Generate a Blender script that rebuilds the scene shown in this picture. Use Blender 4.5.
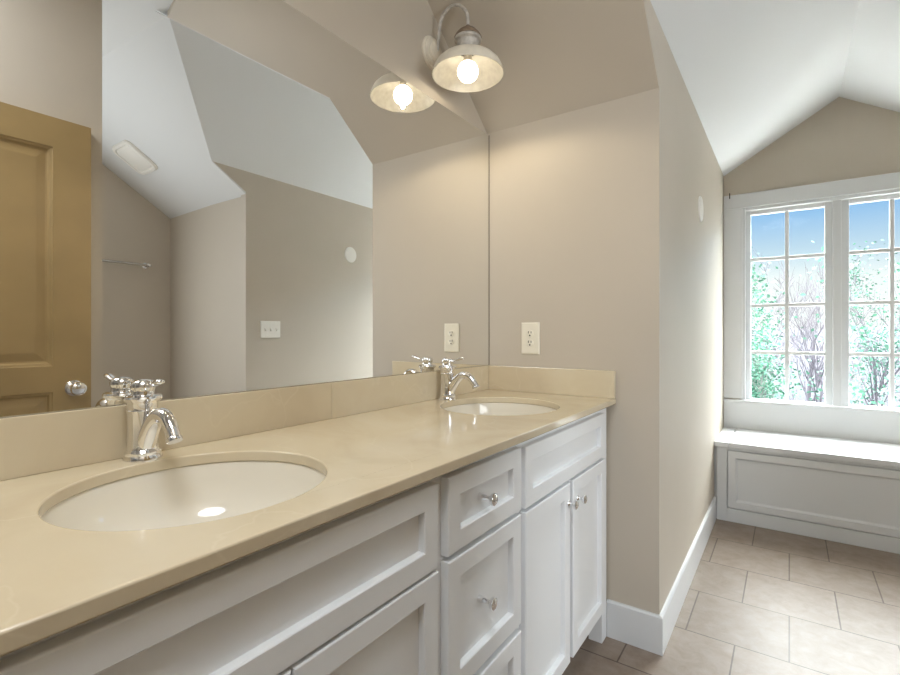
import bpy, bmesh, math, random
from mathutils import Vector, Matrix
random.seed(7)
scene = bpy.context.scene
for o in list(bpy.data.objects): bpy.data.objects.remove(o)

# ------------------------------------------------------------------ camera, world, lights, exposure
F_PX, HORIZON, YAW, EYE = 488.0, 332.6, math.radians(34.81), 1.17
cam_d = bpy.data.cameras.new('camera'); cam_d.sensor_width = 36.0
cam_d.lens = F_PX/900*36; cam_d.shift_y = (HORIZON-337.5)/900; cam_d.clip_start = 0.02
cam = bpy.data.objects.new('camera', cam_d); scene.collection.objects.link(cam)
cam.location = (0, 0, EYE); cam.rotation_euler = (math.pi/2, 0, YAW)
scene.camera = cam

SKY_LOW, SKY_HIGH = .31, 11.0
w = bpy.data.worlds.new('sky'); scene.world = w; w.use_nodes = True
nt = w.node_tree; nt.nodes.clear()
tc = nt.nodes.new('ShaderNodeTexCoord'); sp = nt.nodes.new('ShaderNodeSeparateXYZ')
nt.links.new(tc.outputs['Generated'], sp.inputs[0])
def ramp(tree, stops):
    r = tree.nodes.new('ShaderNodeValToRGB'); e = r.color_ramp.elements
    while len(e) < len(stops): e.new(0.5)
    for el, (p, c) in zip(e, stops):
        el.position = p; el.color = (c[0], c[1], c[2], 1)
    return r
col = ramp(nt, [(0.0, (1, 1, 1)), (.09, (.95, 1, 1)), (.13, (.68, .86, .99)), (.20, (.34, .61, .96)), (.27, (.42, .67, .97)), (.36, (.95, .98, 1.0)), (1.0, (1, 1, 1))])
lev = ramp(nt, [(0.0, (SKY_LOW*1.15/20,)*3), (.09, (SKY_LOW*1.1/20,)*3), (.14, (SKY_LOW/20,)*3), (.225, (SKY_LOW/20,)*3), (.32, (SKY_HIGH/20,)*3), (1.0, (SKY_HIGH/20,)*3)])
nt.links.new(sp.outputs['Z'], col.inputs[0]); nt.links.new(sp.outputs['Z'], lev.inputs[0])
ml = nt.nodes.new('ShaderNodeMath'); ml.operation = 'MULTIPLY'; ml.inputs[1].default_value = 20
# sky kept bright on the window side to light the room, dimmed behind
side = nt.nodes.new('ShaderNodeMapRange'); side.inputs['From Min'].default_value = -.15; side.inputs['From Max'].default_value = .35
side.inputs['To Min'].default_value = .12; side.inputs['To Max'].default_value = 1.0; side.interpolation_type = 'SMOOTHSTEP'
nt.links.new(sp.outputs['Y'], side.inputs['Value'])
mz = nt.nodes.new('ShaderNodeMath'); mz.operation = 'MULTIPLY'
nt.links.new(lev.outputs[0], mz.inputs[0]); nt.links.new(side.outputs[0], mz.inputs[1]); nt.links.new(mz.outputs[0], ml.inputs[0])
bg = nt.nodes.new('ShaderNodeBackground'); wo = nt.nodes.new('ShaderNodeOutputWorld')
nt.links.new(col.outputs[0], bg.inputs[0]); nt.links.new(ml.outputs[0], bg.inputs[1]); nt.links.new(bg.outputs[0], wo.inputs[0])

sd = bpy.data.lights.new('sun', 'SUN'); sd.energy = 3.0; sd.angle = .01; sd.color = (1, .97, .92)
sun = bpy.data.objects.new('sun', sd); scene.collection.objects.link(sun); sun.rotation_euler = Vector((-.45, .75, -.62)).to_track_quat('-Z', 'Y').to_euler()
def area(name, loc, rot, sx, sy, power, color, portal=False):
    d = bpy.data.lights.new(name, 'AREA'); d.shape = 'RECTANGLE'; d.size = sx; d.size_y = sy
    d.energy = power; d.color = color
    o = bpy.data.objects.new(name, d); scene.collection.objects.link(o)
    o.location = loc; o.rotation_euler = rot
    if portal: d.cycles.is_portal = True
    return o
# soft fill added in the opening behind the camera, in place of daylight
area('doorway_fill', (-.42, -1.28, 1.05), (math.pi/2, 0, math.pi), 1.25, 2.0, 6, (.84, .93, 1.0))
# fill disk added below the flat ceiling, mid room; no fixture there
area('ceiling_fill', (-.12, -.1, 2.695), (0, 0, 0), .7, .7, 8, (.92, .96, 1.0)).data.shape = 'DISK'
# area fill added inside the alcove opposite, round the corner of the door wall
area('alcove_fill', (1.97, .42, 1.35), (0, math.pi/2, 0), 1.3, 1.0, 13, (.90, .96, 1.0))
area('window_portal', (.255, 4.2, 1.35), (-math.pi/2, 0, 0), 1.3, 1.5, 1, (1, 1, 1), portal=True)
BULB = 5.0
scene.view_settings.view_transform = 'Standard'; scene.view_settings.look = 'None'
scene.view_settings.exposure = 1.6; scene.view_settings.gamma = 1.0; scene.view_settings.use_curve_mapping = False
try:
    scene.cycles.use_denoising = True; scene.cycles.max_bounces = 10; scene.cycles.diffuse_bounces = 6
    scene.cycles.glossy_bounces = 6; scene.cycles.transparent_max_bounces = 12; scene.cycles.sample_clamp_indirect = 6
except Exception: pass

# ------------------------------------------------------------------ materials
def mat(name, color, rough=.5, metal=0.0, spec=.5, noise=None, bump=None, coat=0.0):
    m = bpy.data.materials.new(name); m.use_nodes = True
    t = m.node_tree; b = t.nodes['Principled BSDF']
    b.inputs['Base Color'].default_value = (*color, 1); b.inputs['Roughness'].default_value = rough
    b.inputs['Metallic'].default_value = metal; b.inputs['Specular IOR Level'].default_value = spec
    b.inputs['Coat Weight'].default_value = coat
    if noise or bump: co = t.nodes.new('ShaderNodeTexCoord')
    if noise:
        sc, amt, det = noise
        n = t.nodes.new('ShaderNodeTexNoise'); n.inputs['Scale'].default_value = sc; n.inputs['Detail'].default_value = det
        t.links.new(co.outputs['Object'], n.inputs['Vector'])
        lo = tuple(c*(1-amt) for c in color); hi = tuple(min(1, c*(1+amt)) for c in color)
        r = ramp(t, [(.3, lo), (.7, hi)]); t.links.new(n.outputs[0], r.inputs[0]); t.links.new(r.outputs[0], b.inputs['Base Color'])
    if bump:
        sc, st = bump
        n = t.nodes.new('ShaderNodeTexNoise'); n.inputs['Scale'].default_value = sc; n.inputs['Detail'].default_value = 3
        t.links.new(co.outputs['Object'], n.inputs['Vector'])
        bp = t.nodes.new('ShaderNodeBump'); bp.inputs['Strength'].default_value = st; bp.inputs['Distance'].default_value = .002
        t.links.new(n.outputs[0], bp.inputs['Height']); t.links.new(bp.outputs[0], b.inputs['Normal'])
    return m

WALL = (.535, .48, .405)
M = {}
M['wall'] = mat('greige wall paint', WALL, .55, spec=.3, noise=(2.5, .02, 3), bump=(220, .08))
M['ceil'] = mat('white ceiling paint', (.71, .72, .725), .8, spec=.2, bump=(200, .05))
M['trim'] = mat('white semi gloss paint', (.68, .695, .71), .35, spec=.4)
M['cab'] = mat('white cabinet paint', (.84, .86, .885), .38, spec=.4)
M['chrome'] = mat('polished chrome', (.86, .86, .87), .05, metal=1)
M['mirror'] = mat('mirror silver', (.95, .955, .945), 0.0, metal=1)
M['porcelain'] = mat('white porcelain', (.77, .73, .64), .08, spec=.6)
M['plate'] = mat('light almond plastic', (.80, .755, .64), .35)
M['platewhite'] = mat('off white plastic', (.82, .80, .75), .4)
M['dark'] = mat('dark slot', (.03, .025, .02), .6)
M['shade'] = mat('antique white enamel', (.74, .68, .57), .45, noise=(30, .08, 4))
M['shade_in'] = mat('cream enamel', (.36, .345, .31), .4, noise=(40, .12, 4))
M['weathered'] = mat('weathered grey white metal', (.50, .47, .43), .5, noise=(60, .25, 4))
M['bronze'] = mat('brown metal', (.22, .16, .11), .45, noise=(50, .25, 4))
M['steel'] = mat('brushed steel', (.55, .53, .50), .25, metal=1)
M['iron'] = mat('dark iron', (.05, .045, .04), .5, metal=.6)
M['edge'] = mat('dark glass edge', (.10, .08, .06), .3)
M['door'] = mat('brown door paint', (.35, .245, .11), .38, spec=.5, noise=(5, .08, 3))

def stone():
    m = mat('cream marble', (.70, .61, .47), .12, spec=.5); t = m.node_tree; b = t.nodes['Principled BSDF']
    co = t.nodes.new('ShaderNodeTexCoord')
    n1 = t.nodes.new('ShaderNodeTexNoise'); n1.inputs['Scale'].default_value = 3.2; n1.inputs['Detail'].default_value = 7; n1.inputs['Distortion'].default_value = 1.2
    t.links.new(co.outputs['Object'], n1.inputs['Vector'])
    r1 = ramp(t, [(.32, (0.585, 0.496, 0.353)), (.5, (0.634, 0.548, 0.396)), (.68, (0.656, 0.578, 0.431))])
    t.links.new(n1.outputs[0], r1.inputs[0])
    v = t.nodes.new('ShaderNodeTexVoronoi'); v.feature = 'DISTANCE_TO_EDGE'; v.inputs['Scale'].default_value = 3.1
    n2 = t.nodes.new('ShaderNodeTexNoise'); n2.inputs['Scale'].default_value = 4; n2.inputs['Detail'].default_value = 5
    t.links.new(co.outputs['Object'], n2.inputs['Vector'])
    ad = t.nodes.new('ShaderNodeVectorMath'); ad.operation = 'MULTIPLY_ADD'; ad.inputs[1].default_value = (.35, .35, .35)
    t.links.new(n2.outputs['Color'], ad.inputs[0]); t.links.new(co.outputs['Object'], ad.inputs[2]); t.links.new(ad.outputs[0], v.inputs['Vector'])
    r2 = ramp(t, [(0, (.35, .35, .35)), (.012, (0, 0, 0))]); t.links.new(v.outputs['Distance'], r2.inputs[0])
    mx = t.nodes.new('ShaderNodeMixRGB'); mx.inputs[2].default_value = (0.704, 0.625, 0.470, 1)
    t.links.new(r2.outputs[0], mx.inputs[0]); t.links.new(r1.outputs[0], mx.inputs[1]); t.links.new(mx.outputs[0], b.inputs['Base Color'])
    return m
M['stone'] = stone()

def tile():
    m = mat('beige stone tile', (.5, .42, .34), .42, spec=.35); t = m.node_tree; b = t.nodes['Principled BSDF']
    co = t.nodes.new('ShaderNodeTexCoord'); mp = t.nodes.new('ShaderNodeMapping')
    mp.inputs['Location'].default_value = (10*.335+.1675, 10*.3465-2.108, 0)
    t.links.new(co.outputs['Object'], mp.inputs[0])
    br = t.nodes.new('ShaderNodeTexBrick'); br.inputs['Scale'].default_value = 1; br.inputs['Brick Width'].default_value = .335
    br.inputs['Row Height'].default_value = .3465; br.inputs['Mortar Size'].default_value = .0028; br.inputs['Mortar Smooth'].default_value = .1
    br.offset = .5; br.offset_frequency = 2; br.inputs['Bias'].default_value = 0
    br.inputs['Color1'].default_value = (.95, .95, .95, 1); br.inputs['Color2'].default_value = (1.05, 1.04, 1.03, 1); br.inputs['Mortar'].default_value = (.42, .38, .36, 1)
    t.links.new(mp.outputs[0], br.inputs['Vector'])
    n = t.nodes.new('ShaderNodeTexNoise'); n.inputs['Scale'].default_value = 14; n.inputs['Detail'].default_value = 10; n.inputs['Roughness'].default_value = .72; n.inputs['Distortion'].default_value = .4
    t.links.new(co.outputs['Object'], n.inputs['Vector'])
    r = ramp(t, [(.3, (.21, .158, .118)), (.5, (.255, .203, .163)), (.7, (.295, .245, .205))]); t.links.new(n.outputs[0], r.inputs[0])
    mx = t.nodes.new('ShaderNodeMixRGB'); mx.blend_type = 'MULTIPLY'; mx.inputs[0].default_value = 1
    t.links.new(r.outputs[0], mx.inputs[1]); t.links.new(br.outputs['Color'], mx.inputs[2]); t.links.new(mx.outputs[0], b.inputs['Base Color'])
    inv = t.nodes.new('ShaderNodeMath'); inv.operation = 'SUBTRACT'; inv.inputs[0].default_value = 1; t.links.new(br.outputs['Fac'], inv.inputs[1])
    bp = t.nodes.new('ShaderNodeBump'); bp.inputs['Strength'].default_value = .4; bp.inputs['Distance'].default_value = .003
    t.links.new(inv.outputs[0], bp.inputs['Height']); t.links.new(bp.outputs[0], b.inputs['Normal'])
    return m
M['tile'] = tile()

def glass():
    m = bpy.data.materials.new('window glass'); m.use_nodes = True; t = m.node_tree; t.nodes.clear()
    tr = t.nodes.new('ShaderNodeBsdfTransparent'); gl = t.nodes.new('ShaderNodeBsdfGlossy'); gl.inputs['Roughness'].default_value = .02
    tr.inputs[0].default_value = (.97, .99, .98, 1)
    mx = t.nodes.new('ShaderNodeMixShader'); mx.inputs[0].default_value = .002; o = t.nodes.new('ShaderNodeOutputMaterial')
    t.links.new(tr.outputs[0], mx.inputs[1]); t.links.new(gl.outputs[0], mx.inputs[2]); t.links.new(mx.outputs[0], o.inputs[0])
    return m
M['glass'] = glass()
def emit(name, c, s):
    m = bpy.data.materials.new(name); m.use_nodes = True; t = m.node_tree; t.nodes.clear()
    e = t.nodes.new('ShaderNodeEmission'); e.inputs[0].default_value = (*c, 1); e.inputs[1].default_value = s
    o = t.nodes.new('ShaderNodeOutputMaterial'); t.links.new(e.outputs[0], o.inputs[0]); return m
M['bulb'] = emit('glowing bulb', (1.0, .86, .64), BULB)
M['bark'] = mat('pale bark', (.30, .29, .29), .9, noise=(3, .25, 4))
M['bark2'] = mat('grey bark', (.17, .155, .185), .9, noise=(3, .3, 4))
M['leaf'] = mat('green leaves', (.085, .24, .165), .7, noise=(1.2, .5, 3))
M['leaf2'] = mat('pale shrub leaves', (.05, .06, .11), .8, noise=(1.5, .4, 3))
M['bounce'] = mat('pale roof coating', (.66, .65, .63), .9, noise=(25, .08, 5))  # pale tone for the added bounce slab below the window
M['ground'] = mat('leaf litter', (.014, .013, .022), 1, noise=(1.5, .3, 6))

# ------------------------------------------------------------------ mesh helpers
class MB:
    def __init__(s): s.v = []; s.f = []; s.sm = []
    def add(s, verts, faces, smooth=False):
        k = len(s.v); s.v += [tuple(p) for p in verts]
        s.f += [tuple(k+i for i in f) for f in faces]; s.sm += [smooth]*len(faces); return s
    def box(s, x0, x1, y0, y1, z0, z1):
        v = [(x, y, z) for x in (x0, x1) for y in (y0, y1) for z in (z0, z1)]
        return s.add(v, [(0, 1, 3, 2), (4, 6, 7, 5), (0, 4, 5, 1), (2, 3, 7, 6), (0, 2, 6, 4), (1, 5, 7, 3)])
    def prism(s, pts, d):            # closed polygon of 3D points swept by vector d
        n = len(pts); d = Vector(d); v = [Vector(p) for p in pts] + [Vector(p)+d for p in pts]
        return s.add(v, [tuple(range(n))[::-1], tuple(range(n, 2*n))] + [(i, (i+1) % n, n+(i+1) % n, n+i) for i in range(n)])
    def lathe(s, prof, loc=(0, 0, 0), axis='Z', n=32, cap0=True, cap1=True, rot=None, sx=1, sy=1):
        v = []; f = []
        for r, h in prof:
            for i in range(n):
                a = 2*math.pi*i/n; p = Vector((r*math.cos(a)*sx, r*math.sin(a)*sy, h))
                if axis == 'X': p = Vector((p.z, p.x, p.y))
                elif axis == 'Y': p = Vector((p.y, p.z, p.x))
                elif axis == '-X': p = Vector((-p.z, -p.x, p.y))
                elif axis == '-Y': p = Vector((-p.y, -p.z, p.x))
                if rot: p = rot @ p
                v.append(p+Vector(loc))
        for k in range(len(prof)-1):
            for i in range(n): f.append((k*n+i, k*n+(i+1) % n, (k+1)*n+(i+1) % n, (k+1)*n+i))
        if cap0: f.append(tuple(range(n))[::-1])
        if cap1: f.append(tuple(range((len(prof)-1)*n, len(prof)*n)))
        return s.add(v, f, True)
    def tube(s, pts, radii, n=14, caps=True, flat=1.0):
        pts = [Vector(p) for p in pts]
        if not hasattr(radii, '__len__'): radii = [radii]*len(pts)
        v = []; f = []; up = None
        for i, p in enumerate(pts):
            t = (pts[min(i+1, len(pts)-1)]-pts[max(i-1, 0)]).normalized()
            if up is None:
                up = t.cross(Vector((0, 0, 1)));
                if up.length < .1: up = t.cross(Vector((0, 1, 0)))
                up.normalize()
            up = (up - t*up.dot(t)).normalized(); q = t.cross(up)
            for k in range(n):
                a = 2*math.pi*k/n; v.append(p + up*math.cos(a)*radii[i] + q*math.sin(a)*radii[i]*flat)
        for i in range(len(pts)-1):
            for k in range(n): f.append((i*n+k, i*n+(k+1) % n, (i+1)*n+(k+1) % n, (i+1)*n+k))
        if caps: f += [tuple(range(n))[::-1], tuple(range((len(pts)-1)*n, len(pts)*n))]
        return s.add(v, f, True)
    def loft(s, rings, fn, back=True, front=True):   # rings of (a0, a1, b0, b1, h): rectangles; fn(a, b, h) -> point
        v = []; f = []
        for a0, a1, b0, b1, h in rings: v += [fn(a0, b0, h), fn(a1, b0, h), fn(a1, b1, h), fn(a0, b1, h)]
        for k in range(len(rings)-1):
            for i in range(4): f.append((k*4+i, k*4+(i+1) % 4, k*4+4+(i+1) % 4, k*4+4+i))
        if back: f.append((3, 2, 1, 0))
        if front: f.append(tuple(range(len(v)-4, len(v))))
        return s.add(v, f)
    def build(s, name, m, parent=None, bevel=0, seg=2, auto=35, loc=None):
        me = bpy.data.meshes.new(name)
        vs = s.v if loc is None else [tuple(Vector(p)-Vector(loc)) for p in s.v]
        me.from_pydata(vs, [], s.f); me.update()
        bm = bmesh.new(); bm.from_mesh(me); bmesh.ops.recalc_face_normals(bm, faces=bm.faces); bm.to_mesh(me); bm.free()
        for p, k in zip(me.polygons, s.sm): p.use_smooth = k
        if any(s.sm):
            try: me.set_sharp_from_angle(angle=math.radians(auto))
            except Exception: pass
        me.materials.append(m)
        o = bpy.data.objects.new(name, me); scene.collection.objects.link(o)
        if loc is not None: o.location = loc
        if parent is not None:
            o.parent = parent
            o.location = (Vector(loc) if loc is not None else Vector((0, 0, 0))) - Vector(parent.location)
        if bevel:
            b = o.modifiers.new('bevel', 'BEVEL'); b.width = bevel; b.segments = seg; b.limit_method = 'ANGLE'; b.angle_limit = math.radians(40)
        return o
def inset_rings(a0, a1, b0, b1, steps): return [(a0+i, a1-i, b0+i, b1-i, h) for i, h in steps]
def tag(o, label, cat, group=None):
    o['label'] = label; o['category'] = cat
    if group: o['group'] = group
    return o
def thing(name, label, cat, loc, group=None):
    o = bpy.data.objects.new(name, None); scene.collection.objects.link(o); o.location = loc; o.empty_display_size = .05
    return tag(o, label, cat, group)
def struct(o): o['kind'] = 'structure'; return o
def copy_tree(o, parent=None, d=(0, 0, 0)):
    c = o.copy(); scene.collection.objects.link(c)
    if parent is None: c.location = Vector(o.location)+Vector(d)
    else: c.parent = parent
    for ch in list(o.children): copy_tree(ch, c)
    return c

# ------------------------------------------------------------------ room shell
XW, XC, XR, XB = -1.117, -.39, .92, 1.993     # mirror wall, dormer left face, dormer right face, far alcove wall
YE, YO, YW = 1.901, 1.995, 4.04               # end wall, opposite knee wall, window wall
ZK, SL = 2.065, .80                           # vanity slope
ZK2, SL2 = 2.085, .86                         # slope of the alcove opposite
ZE, ZR, XM = 2.304, 2.70, .265                # dormer eave and ridge
KD = (ZR-ZE)/(XM-XC); ZF = 2.708
YV = YE-(ZE-ZK)/SL; YP = YE-(ZR-ZK)/SL
_a, _b, _c = Vector((1.993, 1.995, 2.112)), Vector((.92, 1.750, ZE)), Vector((XM, 1.172, ZR))
_n = (_b-_a).cross(_c-_a)
def zo(x, y): return _a.z-(_n.x*(x-_a.x)+_n.y*(y-_a.y))/_n.z
def yo(x, z): return _a.y-(_n.x*(x-_a.x)+_n.z*(z-_a.z))/_n.y
YV2, YP2, ZK2 = 1.750, 1.172, zo(.92, 1.995)

struct(MB().box(-1.25, 2.12, -1.4, 4.2, -.06, 0).build('floor', M['tile']))
struct(MB().box(XW-.1, XW, -1.4, YE, 0, 3.0).build('wall_left', M['wall']))
struct(MB().box(XW-.1, XC-.06, YE, YE+.1, 0, ZK+.02).build('wall_end', M['wall']))
struct(MB().prism([(XC, YE, 0), (XC, YW, 0), (XC, YW, ZE), (XC, YV+.01, ZE), (XC, YE, ZK+.015)], (-.06, 0, 0)).build('wall_dormer_left', M['wall']))
struct(MB().prism([(XR, YO, 0), (XR, YW, 0), (XR, YW, ZE), (XR, YV2+.01, ZE), (XR, YO, ZK2+.015)], (.06, 0, 0)).build('wall_dormer_right', M['wall']))
struct(MB().box(XR+.06, XB+.1, YO, YO+.1, 0, 2.112+.02).build('wall_alcove_end', M['wall']))
struct(MB().box(XB, XB+.1, -1.4, YO+.1, 0, 2.9).build('wall_right', M['wall']))
struct(MB().box(.265, .385, -1.4, .888, 0, 2.78).build('wall_door', M['wall']))
wb = MB().box(XW, -1.06, -1.4, -1.3, 0, 2.78).box(.23, .265, -1.4, -1.3, 0, 2.78).box(-1.06, .23, -1.4, -1.3, 2.06, 2.78)
struct(wb.build('wall_back', M['wall']))
struct(MB().box(.385, XB, -1.4, -1.3, 0, 2.78).build('wall_alcove_back', M['wall']))
# the room beyond the doorway
bf = MB().box(-2.2, 1.4, -4.2, -1.4, -.06, 0); struct(bf.build('floor_bedroom', M['tile']))
struct(MB().box(-2.2, 1.4, -4.2, -1.4, 2.78, 2.84).build('ceiling_bedroom', M['ceil']))
struct(MB().box(-2.2, 1.4, -4.3, -4.2, 0, 2.84).build('wall_bedroom_back', M['wall']))
struct(MB().box(-2.3, -2.2, -4.3, -1.3, 0, 2.84).build('wall_bedroom_left', M['wall']))
struct(MB().box(1.4, 1.5, -4.3, -1.4, 0, 2.84).build('wall_bedroom_right', M['wall']))
struct(MB().box(-2.2, XW-.1, -1.4, -1.3, 0, 2.84).build('wall_bedroom_front', M['wall']))
WX0, WX1, WZ0, WZ1 = -.262, .772, .66, 2.04    # rough opening of the window
ww = MB()
ww.box(XC-.06, WX0, YW, YW+.14, 0, ZE).box(WX1, XR+.06, YW, YW+.14, 0, ZE).box(WX0, WX1, YW, YW+.14, 0, WZ0).box(WX0, WX1, YW, YW+.14, WZ1, ZE)
ww.prism([(XC-.06, YW, ZE), (XR+.06, YW, ZE), (XM, YW, ZR+.04)], (0, .14, 0))
struct(ww.build('wall_window', M['wall']))
def zt(y): return ZK+SL*(YE-y)
tan = [(XW, YE), (XC-.001, YE), (XC-.001, YV), (.22, YE-(ZE+KD*(.22-XC)-ZK)/SL), (.09, 1.117), (-.32, 1.003), (XW, 1.003)]
struct(MB().prism([(x, y, zt(y)) for x, y in tan], (0, 0, .03)).build('ceiling_vanity_slope', M['wall']))
op = [(XB, YO+.08), (XR+.001, YO+.08), (XR+.001, YV2), (XM, YP2), (-.7, YP2), (-.7, 1.02), (XM, 1.06), (XB, yo(XB, ZF+.02))]
struct(MB().prism([(x, y, zo(x, y)) for x, y in op], (0, 0, .06)).build('ceiling_alcove_slope', M['ceil']))
zl = lambda x: ZE+KD*(x-XC)
struct(MB().prism([(XC, YW, ZE), (XC, YV, ZE), (XM, YP, ZR), (XM, YW, ZR)], (0, 0, .004)).build('ceiling_dormer_left', M['ceil']))
struct(MB().prism([(2*XM-XC, YW, ZE), (2*XM-XC, YV2, ZE), (XM, YP2, ZR), (XM, YW, ZR)], (0, 0, .06)).build('ceiling_dormer_right', M['ceil']))
struct(MB().box(XW-.1, XB+.1, -1.4, 1.6, ZF, ZF+.06).build('ceiling_flat', M['ceil']))

# baseboards
BH, BT = .139, .014
def board(name, pts):   # a run of baseboard; pts = plan polyline (front side first), thickness given by second polyline
    a, b = pts; mb = MB(); n = len(a)
    rings = []
    for (x, y), (u, v) in zip(a, b):
        rings.append([(u, v, 0), (x, y, 0), (x, y, BH-.006), (x+(u-x)*.35, y+(v-y)*.35, BH), (u, v, BH)])
    v = [p for r in rings for p in r]; f = []
    for k in range(n-1):
        for i in range(5): f.append((k*5+i, k*5+(i+1) % 5, k*5+5+(i+1) % 5, k*5+5+i))
    f += [(4, 3, 2, 1, 0), tuple(range((n-1)*5, n*5))]
    mb.add(v, f); return struct(mb.build(name, M['trim']))
board('baseboard_end', ([(-.578, YE-BT), (XC+BT, YE-BT), (XC+BT, 3.47)], [(-.578, YE), (XC, YE), (XC, 3.47)]))
board('baseboard_dormer_right', ([(XR-BT, 3.47), (XR-BT, YO-BT), (XB, YO-BT)], [(XR, 3.47), (XR, YO), (XB, YO)]))
board('baseboard_right', ([(XB-BT, YO-BT), (XB-BT, -1.3)], [(XB, YO-BT), (XB, -1.3)]))

# ------------------------------------------------------------------ window_1
wr = MB()   # casing: side legs, header, mullion
CT = .02
wr.box(-.389, -.274, YW-CT, YW, .70, 2.054).box(.784, .90, YW-CT, YW, .70, 2.054).box(-.389, .90, YW-CT-.004, YW, 2.054, 2.152)
win = struct(wr.build('window_1', M['trim'], bevel=.003))
jb = MB()   # jamb liner and mullion post
jb.box(-.277, -.255, YW-.012, YW+.14, .69, 2.057).box(.765, .787, YW-.012, YW+.14, .69, 2.057).box(-.255, .765, YW-.012, YW+.14, 2.032, 2.057)
jb.box(-.255, .765, YW+.0, YW+.14, .655, .69)
jb.box(.233, .277, YW-.006, YW+.10, .69, 2.032)
jb.build('window_frame', M['trim'], win, bevel=.003)
def sash(x0, x1, gx0, gx1, xm):
    s_ = MB(); y0, y1 = YW+.022, YW+.06
    gz0, gz1 = .702, 2.003
    s_.box(x0, gx0, y0, y1, .69, 2.032).box(gx1, x1, y0, y1, .69, 2.032).box(gx0, gx1, y0, y1, gz1, 2.032).box(gx0, gx1, y0, y1, .69, gz0)
    so = s_.build('sash', M['trim'], win, bevel=.004)
    mu = MB()
    mu.box(xm-.0115, xm+.0115, y0+.006, y1-.006, gz0, gz1)
    for z in (1.686, 1.360, 1.030): mu.box(gx0, gx1, y0+.007, y1-.007, z-.0115, z+.0115)
    mu.build('muntin_grid', M['trim'], so, bevel=.003)
    MB().box(gx0-.004, gx1+.004, y0+.017, y0+.021, gz0-.004, gz1+.004).build('glass_pane', M['glass'], so)
sash(-.255, .233, -.224, .192, -.0135)
sash(.277, .765, .318, .734, .526)
sl = MB().box(-.389, .90, YW-.032, YW+.02, .672, .694)
sl.build('window_sill', M['trim'], win, bevel=.006, seg=3)
MB().box(-.389, .92, YW-.016, YW, .488, .673).build('apron', M['trim'], win, bevel=.002)
nl = tag(MB().tube([(-.35, YW-.024, 2.158), (-.35, YW-.034, 2.158)], .003, 8).tube([(-.35, YW-.032, 2.166), (-.35, YW-.034, 2.148), (-.35, YW-.032, 2.126)], .0035, 8).build('nail_hook', M['iron']),
         'small dark nail hook at top left corner of white window casing', 'hook')

# ------------------------------------------------------------------ window seat
YB = 3.47
ws = thing('window_seat', 'white built-in window seat with panelled front below the window', 'bench', (.255, YB, 0))
b = MB().box(-.389, .919, YB+.016, YW-.017, 0, .455)
b.box(-.374, -.318, YB, YB+.016, 0, .455).box(.86, .919, YB, YB+.016, 0, .455).box(-.318, .86, YB, YB+.016, 0, .082).box(-.318, .86, YB, YB+.016, .444, .455)
b.build('body', M['trim'], ws, bevel=.002)
fp = MB().loft(inset_rings(-.314, .856, .086, .440, [(0, .014), (0, .003), (.003, 0), (.042, 0), (.050, .008), (.054, .010)]), lambda a, c, h: (a, YB-.004+h, c))
fp.build('front_panel', M['trim'], ws)
MB().box(-.389, -.309, YB-.012, YW-.017, .457, .489).build('fixed_top', M['trim'], ws, bevel=.004, seg=3)
MB().box(-.307, .919, YB-.012, YW-.017, .457, .489).build('lid', M['trim'], ws, bevel=.004, seg=3)

# ------------------------------------------------------------------ vanity
XF, XD = -.578, -.558      # face frame front, door front
YL = .06                   # left end of the cabinet run
van = thing('vanity_cabinet', 'long white double vanity cabinet with shaker doors and drawers', 'cabinet', (-.85, .98, 0))
bd = MB()
bd.box(XW+.002, XF-.02, YL, 1.895, .105, .70)              # carcass below the basins
bd.box(XF-.02, XF, YL, YL+.035, .13, .893).box(XF-.02, XF, 1.808, 1.886, .13, .893)
bd.box(XF-.02, XF, YL+.035, 1.808, .866, .893).box(XF-.02, XF, .745, .815, .13, .866).box(XF-.02, XF, 1.10, 1.165, .13, .866)
bd.box(XF-.02, XF, .095, .745, .70, .73).box(XF-.02, XF, 1.165, 1.808, .69, .73).box(XF-.02, XF, .815, 1.10, .69, .73).box(XF-.02, XF, .815, 1.10, .40, .44)
bd.box(XF-.02, XF, YL+.035, 1.808, .13, .17)
bd.box(XW+.002, XF-.02, YL, YL+.018, .70, .893).box(XW+.002, XF-.02, 1.877, 1.895, .70, .893)
bd.build('body', M['cab'], van, bevel=.0012)
MB().box(XF-.052, XF, 1.832, 1.886, 0, .13).build('leg', M['cab'], van, bevel=.0015)
MB().box(XF-.052, XF, YL, YL+.05, 0, .13).build('leg', M['cab'], van, bevel=.0015)
MB().box(XF-.10, XF-.085, YL+.02, 1.88, 0, .105).build('toe_kick', M['cab'], van)
def front(name, y0, y1, z0, z1, st=.044):
    mb = MB().loft(inset_rings(y0, y1, z0, z1, [(0, XF+.0005), (0, XD-.003), (.001, XD-.001), (.003, XD), (st-.002, XD), (st, XD-.002), (st+.0012, XD-.0145)]), lambda a, c, h: (h, a, c))
    return mb.build(name, M['cab'], van)
def knob(y, z, parent):
    p = [(.0085, 0), (.0085, .002), (.006, .004), (.0048, .008), (.0048, .013), (.008, .016), (.0125, .019), (.0142, .023), (.0135, .027), (.009, .0300), (.003, .0312)]
    x0 = XD-.0145 if parent.name.startswith('drawer') else XD
    p = [(r, h+(0 if x0 == XD else (.0 if h < .004 else .0135))) for r, h in p]
    k = MB().lathe(p, (x0, y, z), 'X', 20).build('knob', M['chrome'], None)
    k.parent = parent; k.location = -Vector(van.location); return k
def knobbed(name, y0, y1, z0, z1, ky, kz, st=.044):
    o = front(name, y0, y1, z0, z1, st); k = knob(ky, kz, o); k.location = (0, 0, 0); return o
front('false_drawer_front', .095, .765, .714, .878)
front('false_drawer_front', 1.146, 1.802, .714, .874)
knobbed('drawer', .798, 1.122, .721, .879, .939, .802)
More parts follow.
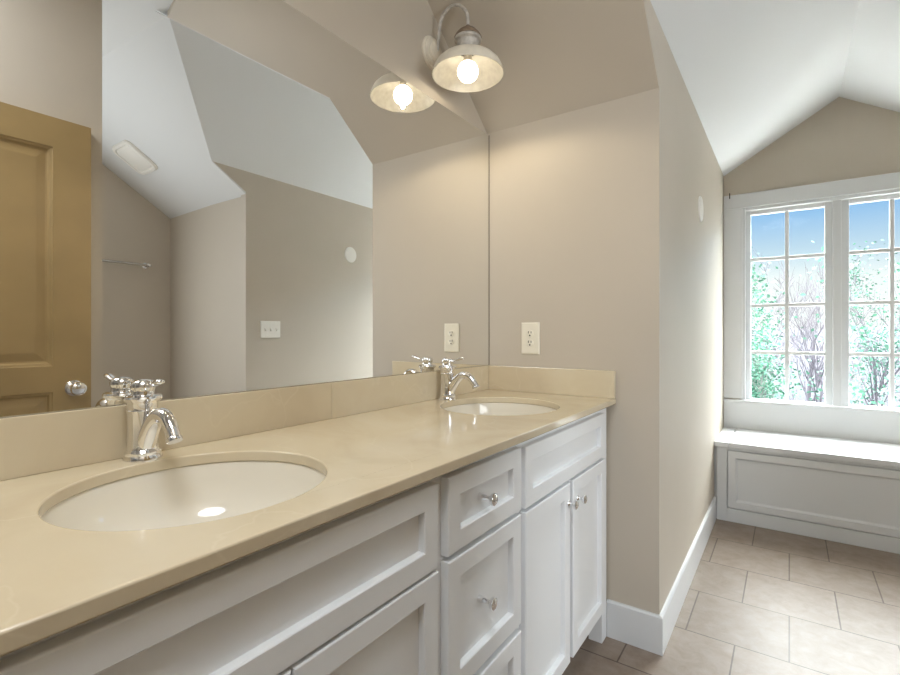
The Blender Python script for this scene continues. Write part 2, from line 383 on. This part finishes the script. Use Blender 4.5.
knobbed('drawer', .798, 1.121, .432, .709, .937, .573)
knobbed('drawer', .798, 1.121, .145, .414, .937, .28)
knobbed('door', .095, .424, .145, .708, .402, .648)
knobbed('door', .428, .765, .145, .708, .452, .648)
knobbed('door', 1.146, 1.459, .145, .704, 1.440, .645)
knobbed('door', 1.484, 1.808, .145, .704, 1.517, .640)
# false fronts carry no knob; door knobs sit on the stile, drawer knobs on the panel

# countertop with two oval cut-outs
ZC, CTH = .918, .022
SINKS = [(-.822, .440), (-.826, 1.490)]
AX, AY = .202, .212
def ctop():
    bm = bmesh.new(); N = 72
    outer = [(XW+.001, .03), (-.545, .03), (-.545, YE-.001), (XW+.001, YE-.001)]
    loops = [outer] + [[(cx+AX*math.cos(2*math.pi*i/N), cy+AY*math.sin(2*math.pi*i/N)) for i in range(N)] for cx, cy in SINKS]
    for z, flip in ((ZC, False), (ZC-CTH, True)):
        es = []
        for lp in loops:
            vs = [bm.verts.new((x, y, z)) for x, y in lp]
            es += [bm.edges.new((vs[i], vs[(i+1) % len(vs)])) for i in range(len(vs))]
        bmesh.ops.triangle_fill(bm, edges=es, use_beauty=True, use_dissolve=False)
    bm.verts.ensure_lookup_table(); h = len(bm.verts)//2; k = 0
    for lp in loops:
        n = len(lp)
        for i in range(n):
            j = (i+1) % n
            f = bm.faces.new((bm.verts[k+i], bm.verts[k+j], bm.verts[h+k+j], bm.verts[h+k+i])); f.smooth = n > 8
        k += n
    bmesh.ops.recalc_face_normals(bm, faces=bm.faces)
    me = bpy.data.meshes.new('countertop'); bm.to_mesh(me); bm.free(); me.materials.append(M['stone'])
    me.set_sharp_from_angle(angle=math.radians(35))
    o = bpy.data.objects.new('countertop', me); scene.collection.objects.link(o)
    b = o.modifiers.new('bevel', 'BEVEL'); b.width = .003; b.segments = 3; b.limit_method = 'ANGLE'; b.angle_limit = math.radians(50)
    return tag(o, 'long cream marble vanity countertop with two oval basin cut-outs', 'countertop')
ctop()
BS = ZC+.106
tag(MB().box(XW+.001, -1.098, .03, .9745, ZC, BS).build('backsplash', M['stone'], bevel=.0015), 'near length of cream marble backsplash along the wall, left of its seam', 'backsplash', 'marble backsplash pieces')
tag(MB().box(XW+.001, -1.098, .9765, YE-.022, ZC, BS).build('backsplash', M['stone'], bevel=.0015), 'far length of cream marble backsplash along the wall, right of its seam', 'backsplash', 'marble backsplash pieces')
tag(MB().box(XW+.001, -.546, YE-.0205, YE-.001, ZC, BS).build('side_splash', M['stone'], bevel=.0015), 'cream marble side splash against the end wall below the outlet', 'backsplash', 'marble backsplash pieces')

def sink(cx, cy, label):
    t = thing('sink', label, 'sink', (cx, cy, ZC-CTH-.15), 'undermount basins in the marble counter')
    prof = [(1.09, -.0005), (1.015, -.0005), (1.005, -.006), (.985, -.03), (.93, -.07), (.80, -.105), (.58, -.13), (.30, -.143), (.11, -.148)]
    z0 = ZC-CTH; mb = MB(); n = 64
    outer = [(r+.045, h-.012) for r, h in prof[::-1] if h < -.001] + [(1.09, -.012)]
    full = prof[::-1] ; v = []; f = []
    rings = [(r, h) for r, h in full] + [(1.09, -.012)] + [(r+.05, h-.012) for r, h in prof[2:]]
    for r, h in rings:
        for i in range(n):
            a = 2*math.pi*i/n; v.append((cx+r*AX*math.cos(a), cy+r*AY*math.sin(a), z0+h))
    m_ = len(rings)
    for k in range(m_-1):
        for i in range(n): f.append((k*n+i, k*n+(i+1) % n, (k+1)*n+(i+1) % n, (k+1)*n+i))
    f.append(tuple((m_-1)*n+i for i in range(n))); f.append(tuple(range(n)))
    mb.add(v, f, True)
    o = mb.build('basin', M['porcelain'], t, auto=50)
    MB().lathe([(.026, 0), (.026, .003), (.021, .0045), (.018, .002), (.016, .004), (.004, .006)], (cx, cy, z0-.148), 'Z', 24).build('drain', M['chrome'], t)
    return t
sink(*SINKS[0], 'near white oval undermount basin in front of the larger faucet')
sink(*SINKS[1], 'far white oval undermount basin beside the end wall')

def faucet(fx, fy, label):
    t = thing('faucet', label, 'faucet', (fx, fy, ZC), 'chrome single-lever basin faucets')
    L = (fx, fy, ZC)
    MB().lathe([(.034, 0), (.0345, .004), (.033, .008), (.0315, .011), (.0325, .014), (.0325, .017), (.030, .020), (.0285, .022)], L, 'Z', 40).build('base', M['chrome'], t)
    MB().lathe([(.0280, .020), (.0270, .030), (.0265, .06), (.0272, .094), (.0285, .0985), (.0272, .100), (.0272, .112), (.029, .115), (.0335, .119), (.0345, .1225), (.033, .126), (.027, .1285)], L, 'Z', 40).build('body', M['chrome'], t)
    c = [(.004, .017), (.021, .047), (.044, .077), (.070, .0945), (.094, .0915), (.113, .075), (.124, .058)]
    # smooth the spout path
    P = [Vector((fx+a, fy, ZC+h)) for a, h in c]; path = []; rr = []
    R0 = [.019, .018, .016, .0140, .0128, .0120, .0118]
    for i in range(len(P)-1):
        p0, p1, p2, p3 = P[max(i-1, 0)], P[i], P[i+1], P[min(i+2, len(P)-1)]
        for k in range(6):
            u = k/6
            path.append(.5*((2*p1)+(p2-p0)*u+(2*p0-5*p1+4*p2-p3)*u*u+(3*p1-p0-3*p2+p3)*u**3)); rr.append(R0[i]*(1-u)+R0[i+1]*u)
    path.append(P[-1]); rr.append(R0[-1])
    d = (P[-1]-path[-2]).normalized()
    path += [P[-1]+d*.001, P[-1]+d*.004, P[-1]+d*.008]; rr += [.0135, .0142, .0135]
    MB().tube(path, rr, 20).build('spout', M['chrome'], t, auto=50)
    h = MB().lathe([(.022, .127), (.020, .131), (.0195, .138), (.0215, .142), (.0222, .147), (.020, .1535), (.013, .158), (.004, .1595)], L, 'Z', 32)
    pts = [(fx+.008, fy, ZC+.149), (fx+.020, fy, ZC+.148), (fx+.031, fy, ZC+.1475), (fx+.043, fy, ZC+.150), (fx+.055, fy, ZC+.154), (fx+.066, fy, ZC+.157), (fx+.073, fy, ZC+.158), (fx+.076, fy, ZC+.158)]
    h.tube(pts, [.008, .0068, .0062, .0072, .0085, .009, .0075, .003], 14, flat=.62)
    h.build('lever_handle', M['chrome'], t, auto=50)
    return t
faucet(-1.059, .450, 'near chrome single-lever faucet, the larger one beside the near basin')
faucet(-1.059, 1.507, 'far chrome single-lever faucet beside the basin at the end wall')

# ------------------------------------------------------------------ mirror
mir = tag(MB().box(XW+.0005, -1.107, .03, YE-.004, BS+.001, 2.055).build('wall_mirror', M['mirror'], bevel=.0008, seg=1), 'large frameless wall mirror above the marble backsplash', 'mirror')
MB().box(XW+.0005, -1.106, YE-.0038, YE-.0003, BS+.001, 2.055).build('edge_strip', M['edge'], mir)

# ------------------------------------------------------------------ sconces
def sconce(y, label):
    x, zr = -.954, 2.101
    t = thing('wall_sconce', label, 'wall lamp', (XW, y, 2.230), 'gooseneck sconces above the mirror')
    MB().lathe([(.062, 0), (.062, .006), (.058, .010), (.052, .011), (.050, .015), (.044, .018), (.036, .019), (.034, .024), (.026, .028), (.004, .030)], (XW, y, 2.230), 'X', 36).build('back_plate', M['shade'], t)
    P = [(XW+.026, 2.232), (XW+.030, 2.254), (-1.082, 2.300), (-1.076, 2.338), (-1.058, 2.364), (-1.028, 2.3765), (-.996, 2.370), (-.972, 2.348), (-.956, 2.318), (-.954, 2.274)]
    pts = [Vector((a, y, h)) for a, h in P]; path = []
    for i in range(len(pts)-1):
        p0, p1, p2, p3 = pts[max(i-1, 0)], pts[i], pts[i+1], pts[min(i+2, len(pts)-1)]
        for k in range(5):
            u = k/5; path.append(.5*((2*p1)+(p2-p0)*u+(2*p0-5*p1+4*p2-p3)*u*u+(3*p1-p0-3*p2+p3)*u**3))
    path.append(pts[-1])
    MB().tube(path, .0062, 12).build('gooseneck_arm', M['weathered'], t)
    MB().lathe([(.008, .178), (.011, .172), (.016, .168), (.030, .160), (.043, .146), (.050, .134), (.050, .131)], (x, y, zr), 'Z', 36, cap0=True, cap1=True).build('cap', M['bronze'], t)
    MB().lathe([(.048, .1315), (.0505, .126), (.049, .121), (.040, .117), (.0365, .110), (.0355, .092), (.040, .085), (.040, .080)], (x, y, zr), 'Z', 36).build('socket_cup', M['weathered'], t)
    outer = [(.1300, 0), (.1305, .002), (.1290, .006), (.125, .020), (.116, .037), (.100, .053), (.078, .066), (.056, .075), (.041, .081), (.030, .083)]
    inner = [(.028, .080), (.040, .078), (.055, .072), (.077, .063), (.098, .050), (.113, .035), (.122, .019), (.1265, .005), (.1280, 0)]
    sh = MB().lathe(outer, (x, y, zr), 'Z', 48, cap0=False, cap1=False).build('shade', M['shade'], t, auto=60)
    il = MB().lathe(inner+[outer[0]], (x, y, zr), 'Z', 48, cap0=True, cap1=False).build('shade_lining', M['shade_in'], sh, auto=60)
    il.location = (0, 0, 0)
    bl = [(.004, -.0255)]+[(.0375*math.cos(math.radians(q)), .0115+.0375*math.sin(math.radians(q))) for q in range(-70, 61, 10)]
    MB().lathe([(.017, .0435), (.0165, .052), (.014, .056), (.014, .078)], (x, y, zr), 'Z', 24).build('lamp_holder', M['weathered'], t)
    ld = bpy.data.lights.new('sconce_light', 'SPOT'); ld.energy = 1.5; ld.color = (1.0, .85, .60); ld.spot_size = math.radians(168); ld.spot_blend = .25; ld.shadow_soft_size = .006
    lo = bpy.data.objects.new('sconce_light', ld); scene.collection.objects.link(lo); lo.parent = t; lo.location = Vector((x, y, zr-.034))-Vector(t.location)
    MB().lathe(bl, (x, y, zr), 'Z', 28).build('bulb', M['bulb'], t, auto=80)
    return t
sconce(1.485, 'lit gooseneck wall sconce with weathered white shade above the far basin')
sconce(.445, 'lit gooseneck wall sconce above the near basin, out of frame at upper left')

# ------------------------------------------------------------------ outlet, switch, cover plates
def plate_loft(a0, a1, b0, b1, fn, th=.006): return MB().loft(inset_rings(a0, a1, b0, b1, [(0, 0), (0, th*.45), (.002, th*.8), (.006, th)]), fn)
ot = thing('wall_outlet', 'light almond duplex outlet on the end wall above the side splash', 'outlet', (-.904, YE, 1.145))
fn = lambda a, c, h: (a, YE-h, c)
plate_loft(-.9455, -.8625, 1.078, 1.213, fn).build('cover_plate', M['plate'], ot)
for zc in (1.1655, 1.1255):
    r = MB().lathe([(.0172, 0), (.0172, .0072), (.016, .008)], (-.904, YE, zc), '-Y', 28, sy=1, sx=.9).build('receptacle', M['plate'], ot)
    s_ = MB().box(-.9115, -.9085, YE-.0086, YE-.007, zc+.001, zc+.0105).box(-.8995, -.8965, YE-.0086, YE-.007, zc+.001, zc+.0095)
    s_.lathe([(.0035, .007), (.0035, .0086)], (-.904, YE, zc-.0075), '-Y', 12); s_.build('slots', M['dark'], r).location = (0, 0, 0)
    r.children[0].location = (0, 0, 0)
MB().lathe([(.003, .006), (.003, .0075)], (-.904, YE, 1.1455), '-Y', 12).build('screw', M['plate'], ot)

sw = thing('light_switch', 'white triple toggle switch plate on the wall opposite the mirror', 'light switch', (XR, 2.193, 1.193))
fn = lambda a, c, h: (XR-h, a, c)
plate_loft(2.110, 2.276, 1.131, 1.255, fn).build('cover_plate', M['platewhite'], sw)
for y in (2.147, 2.193, 2.239):
    g = MB().box(XR-.0105, XR-.005, y-.006, y+.006, 1.180, 1.206).build('toggle', M['platewhite'], sw)
    q = MB().prism([(XR-.010, y-.0045, 1.186), (XR-.010, y+.0045, 1.186), (XR-.021, y+.004, 1.180), (XR-.021, y-.004, 1.180)], (0, 0, .009)); q.build('lever', M['platewhite'], g)
    g.children[0].location = (0, 0, 0)

def cover(x, y, z, axis, label):
    t = MB().lathe([(.068, 0), (.068, .003), (.065, .007), (.058, .009), (.004, .0105)], (0, 0, 0), axis, 40).build('round_cover', M['platewhite'], loc=(0, 0, 0))
    t.location = (x, y, z); return tag(t, label, 'cover plate', 'round cover plates on the window bay walls')
cover(XC, 2.893, 1.828, 'X', 'round off-white cover plate on the wall left of the window')
cover(XR, 2.99, 1.846, '-X', 'round white cover plate reflected in the mirror, on the wall opposite')

# ------------------------------------------------------------------ towel bar, ceiling fixture
tb = thing('towel_bar', 'chrome towel bar on the far alcove wall, seen in the mirror', 'towel bar', (XB, 1.5, 1.70))
for y in (1.805, 1.195):
    MB().lathe([(.026, 0), (.026, .004), (.022, .008), (.011, .012), (.009, .03), (.010, .05), (.015, .056), (.015, .070), (.010, .076), (.003, .077)], (XB, y, 1.70), '-X', 24).build('post', M['chrome'], tb)
MB().tube([(XB-.063, 1.195, 1.70), (XB-.063, 1.805, 1.70)], .0085, 14).build('bar', M['steel'], tb)

cf = thing('ceiling_fixture', 'white rounded-square fixture on the white sloped ceiling, seen in the mirror', 'ceiling fixture', (1.58, 1.562, zo(1.58, 1.562)))
un = _n.normalized(); uy = Vector((0, 1, (zo(0, 1)-zo(0, 0)))).normalized(); ux = uy.cross(un)
if un.z > 0: un = -un
def rsq(half, rad, h, n=8):
    out = []
    for cx, cy, a0 in ((1, 1, 0), (-1, 1, 90), (-1, -1, 180), (1, -1, 270)):
        for k in range(n+1):
            a = math.radians(a0+90*k/n); px = cx*(half-rad)+rad*math.cos(a); py = cy*(half-rad)+rad*math.sin(a)
            out.append(Vector(cf.location)+ux*px+uy*py+un*h)
    return out
def rloft(levels, name, m):
    v = []; f = []; n = 36
    for hf, rd, h in levels: v += rsq(hf, rd, h)
    for k in range(len(levels)-1):
        for i in range(n): f.append((k*n+i, k*n+(i+1) % n, (k+1)*n+(i+1) % n, (k+1)*n+i))
    f += [tuple(range(n)), tuple(range((len(levels)-1)*n, len(levels)*n))]
    return MB().add(v, f, True).build(name, m, cf)
rloft([(.128, .05, 0), (.128, .05, .008), (.120, .045, .018), (.104, .04, .020), (.098, .035, .012)], 'trim_ring', M['platewhite'])
rloft([(.094, .034, .004), (.094, .034, .015), (.088, .03, .019)], 'lens', M['platewhite'])

# ------------------------------------------------------------------ door seen in the mirror
XDR, TD = .225, .036
dr = MB()
y0, y1, z0, z1 = .075, .833, .012, 2.040
fn = lambda a, c, h: (XDR+h, a, c)
st = .131
panels = [(y0+st, y1-st, 1.035, 1.919), (y0+st, y1-st, .24, .93)]
# leaf: stiles and rails around two moulded panels
dr.box(XDR, XDR+TD, y0, y0+st, z0, z1).box(XDR, XDR+TD, y1-st, y1, z0, z1)
for a, c in ((z0, .24), (.93, 1.035), (1.919, z1)): dr.box(XDR, XDR+TD, y0+st, y1-st, a, c)
door = struct(dr.build('door_1', M['door']))
for p in panels:
    MB().loft(inset_rings(*p, [(0, TD-.002), (0, .002), (.003, .0045), (.010, .006), (.016, .013), (.022, .014), (.05, .0085), (.056, .008)]), fn).build('panel', M['door'], door)
kb = MB().lathe([(.032, 0), (.032, .004), (.027, .009), (.014, .012), (.012, .028), (.017, .034), (.026, .042), (.0285, .052), (.026, .060), (.016, .066), (.004, .067)], (XDR, .772, .940), '-X', 30)
kb.build('door_knob', M['chrome'], door)

# ------------------------------------------------------------------ outdoors
g = MB(); N = 24; vs = []; fs = []
for i in range(N+1):
    for j in range(N+1):
        x = -30+60*i/N; y = 5.5+50*j/N; vs.append((x, y, -3.2+.11*max(0, y-12)+.25*math.sin(x*.7)*math.cos(y*.5)))
for i in range(N):
    for j in range(N): fs.append((i*(N+1)+j, (i+1)*(N+1)+j, (i+1)*(N+1)+j+1, i*(N+1)+j+1))
gr = g.add(vs, fs, True).build('ground', M['ground']); gr['kind'] = 'structure'
rf = MB().prism([(-1.6, 4.2, .28), (2.1, 4.2, .28), (2.1, 7.2, -.55), (-1.6, 7.2, -.55)], (0, 0, -.12)).build('bounce_roof_below_window', M['bounce']); rf['kind'] = 'structure'  # unseen pale slab added to bounce daylight up into the window bay
def gz(x, y): return -3.2+.11*max(0, y-12)+.25*math.sin(x*.7)*math.cos(y*.5)

random.seed(21)
def branches(mb, p, d, length, r, depth, tips):
    n = 4; pts = [p]; rr = [r]; q = p.copy(); dd = d.copy()
    for i in range(n):
        dd = (dd + Vector((random.uniform(-1, 1), random.uniform(-1, 1), random.uniform(-.3, .6)))*.16).normalized()
        q = q + dd*length/n; pts.append(q.copy()); rr.append(max(.006, r*(1-.55*(i+1)/n)))
    mb.tube(pts, rr, 5 if depth else 4, caps=False)
    tips.append((q.copy(), dd.copy()))
    if depth <= 0: return
    for k in range(random.choice((3, 4, 5))):
        i = random.randint(1, n); s_ = Vector((random.uniform(-1, 1), random.uniform(-1, 1), random.uniform(-.1, .9))).normalized()
        branches(mb, pts[i].copy(), (dd*.55+s_*.8).normalized(), length*random.uniform(.45, .68), rr[i]*.62, depth-1, tips)
def fit(mb, half, h):      # scale a grown plant to its height and half width
    zs = max(p[2] for p in mb.v); rs = sorted(max(abs(p[0]), abs(p[1])) for p in mb.v)[-1]
    return half/rs, h/zs
def leaves(lf, tips, n, sx, sz, size, spread):
    for p, d in tips:
        for k in range(n):
            c = Vector((p.x*sx, p.y*sx, p.z*sz))+Vector((random.gauss(0, spread), random.gauss(0, spread), random.gauss(0, spread*.8)))
            a = Vector((random.gauss(0, 1), random.gauss(0, 1), random.gauss(0, .6))).normalized(); b_ = a.cross(Vector((random.gauss(0, 1), random.gauss(0, 1), random.gauss(0, 1)))).normalized()
            L = size*random.uniform(.6, 1.3); W = L*.3
            lf.add([c, c+a*L*.5+b_*W, c+a*L, c+a*L*.5-b_*W], [(0, 1, 2, 3)])
def tree(name, x, y, top, half, r, label, cat, m, leaf=None, depth=4):
    z0 = gz(x, y); t = thing(name, label, cat, (x, y, z0), 'trees outside the window')
    mb = MB(); tips = []; h = top-z0
    branches(mb, Vector((0, 0, -.2)), Vector((0, 0, 1)), h*.55, r, depth, tips)
    sx, sz = fit(mb, half, h)
    mb.v = [(p[0]*sx, p[1]*sx, p[2]*sz) for p in mb.v]
    mb.build('trunk', m, t).location = (0, 0, 0)
    if leaf:
        lf = MB(); leaves(lf, tips, leaf[1], sx, sz, .065, .17)
        lf.build('foliage', leaf[0], t).location = (0, 0, 0)
    return t
spec = [(-1.45, 8.6, 2.15, .98, .07, 'bark', None, 'pale bare tree nearest the left edge of the window'),
        (.62, 8.6, 2.30, .98, .07, 'bark', ('leaf', 5), 'pale thin-leaved tree closest behind the middle of the window'),
        (2.75, 8.6, 3.2, .98, .07, 'bark', ('leaf', 9), 'leafy tree beyond the right edge of the window'),
        (-.55, 11.0, 2.55, 1.05, .08, 'bark', ('leaf', 14), 'green leafy tree behind the left sash of the window'),
        (1.75, 11.0, 3.35, 1.15, .08, 'bark', ('leaf', 9), 'green leafy tree behind the right sash of the window'),
        (.45, 13.6, 2.75, 1.2, .10, 'bark2', None, 'dark bare tree in the middle distance behind the left sash'),
        (3.1, 13.8, 4.3, 1.25, .10, 'bark2', ('leaf', 7), 'taller leafy tree behind the right edge of the window'),
        (-.95, 16.6, 3.75, 1.35, .10, 'bark2', None, 'tall grey bare tree whose twigs reach the sky in the left sash'),
        (1.9, 16.8, 3.4, 1.35, .12, 'bark2', ('leaf', 6), 'far leafy tree behind the middle post of the window'),
        (.5, 20.2, 3.9, 1.6, .12, 'bark2', None, 'far grey bare tree behind the left sash'),
        (3.9, 20.2, 5.0, 1.6, .12, 'bark2', None, 'far grey bare tree behind the right sash')]
for x, y, top, half, r, m, lf, lab in spec:
    tree('leafy_tree' if lf else 'bare_tree', x, y, top, half, r, lab, 'tree', M[m], (M[lf[0]], lf[1]) if lf else None, 4)
def shrub(x, y, half, top, label):
    z0 = gz(x, y); t = thing('shrub', label, 'shrub', (x, y, z0), 'shrubs outside the window')
    lf = MB(); st_ = MB(); tips = []; h = top-z0
    for k in range(22):
        a = random.uniform(0, 6.28); d = Vector((math.cos(a)*.5, math.sin(a)*.5, 1)).normalized()
        branches(st_, Vector((random.uniform(-.1, .1), random.uniform(-.1, .1), -.1)), d, h*random.uniform(.4, .75), .02, 2, tips)
    sx, sz = fit(st_, half, h); st_.v = [(p[0]*sx, p[1]*sx, p[2]*sz) for p in st_.v]
    leaves(lf, tips, 3, sx, sz, .10, .08)
    st_.build('stem', M['bark2'], t).location = (0, 0, 0); lf.build('foliage', M['leaf2'], t).location = (0, 0, 0)
for x, y, half, top, lab in [(-.85, 6.8, .62, .15, 'pale shrub low outside the left edge of the window'), (.55, 6.8, .62, .35, 'pale shrub low outside the middle of the window'),
                             (1.95, 6.8, .62, .25, 'pale shrub low outside the right edge of the window')]:
    shrub(x, y, half, top, lab)
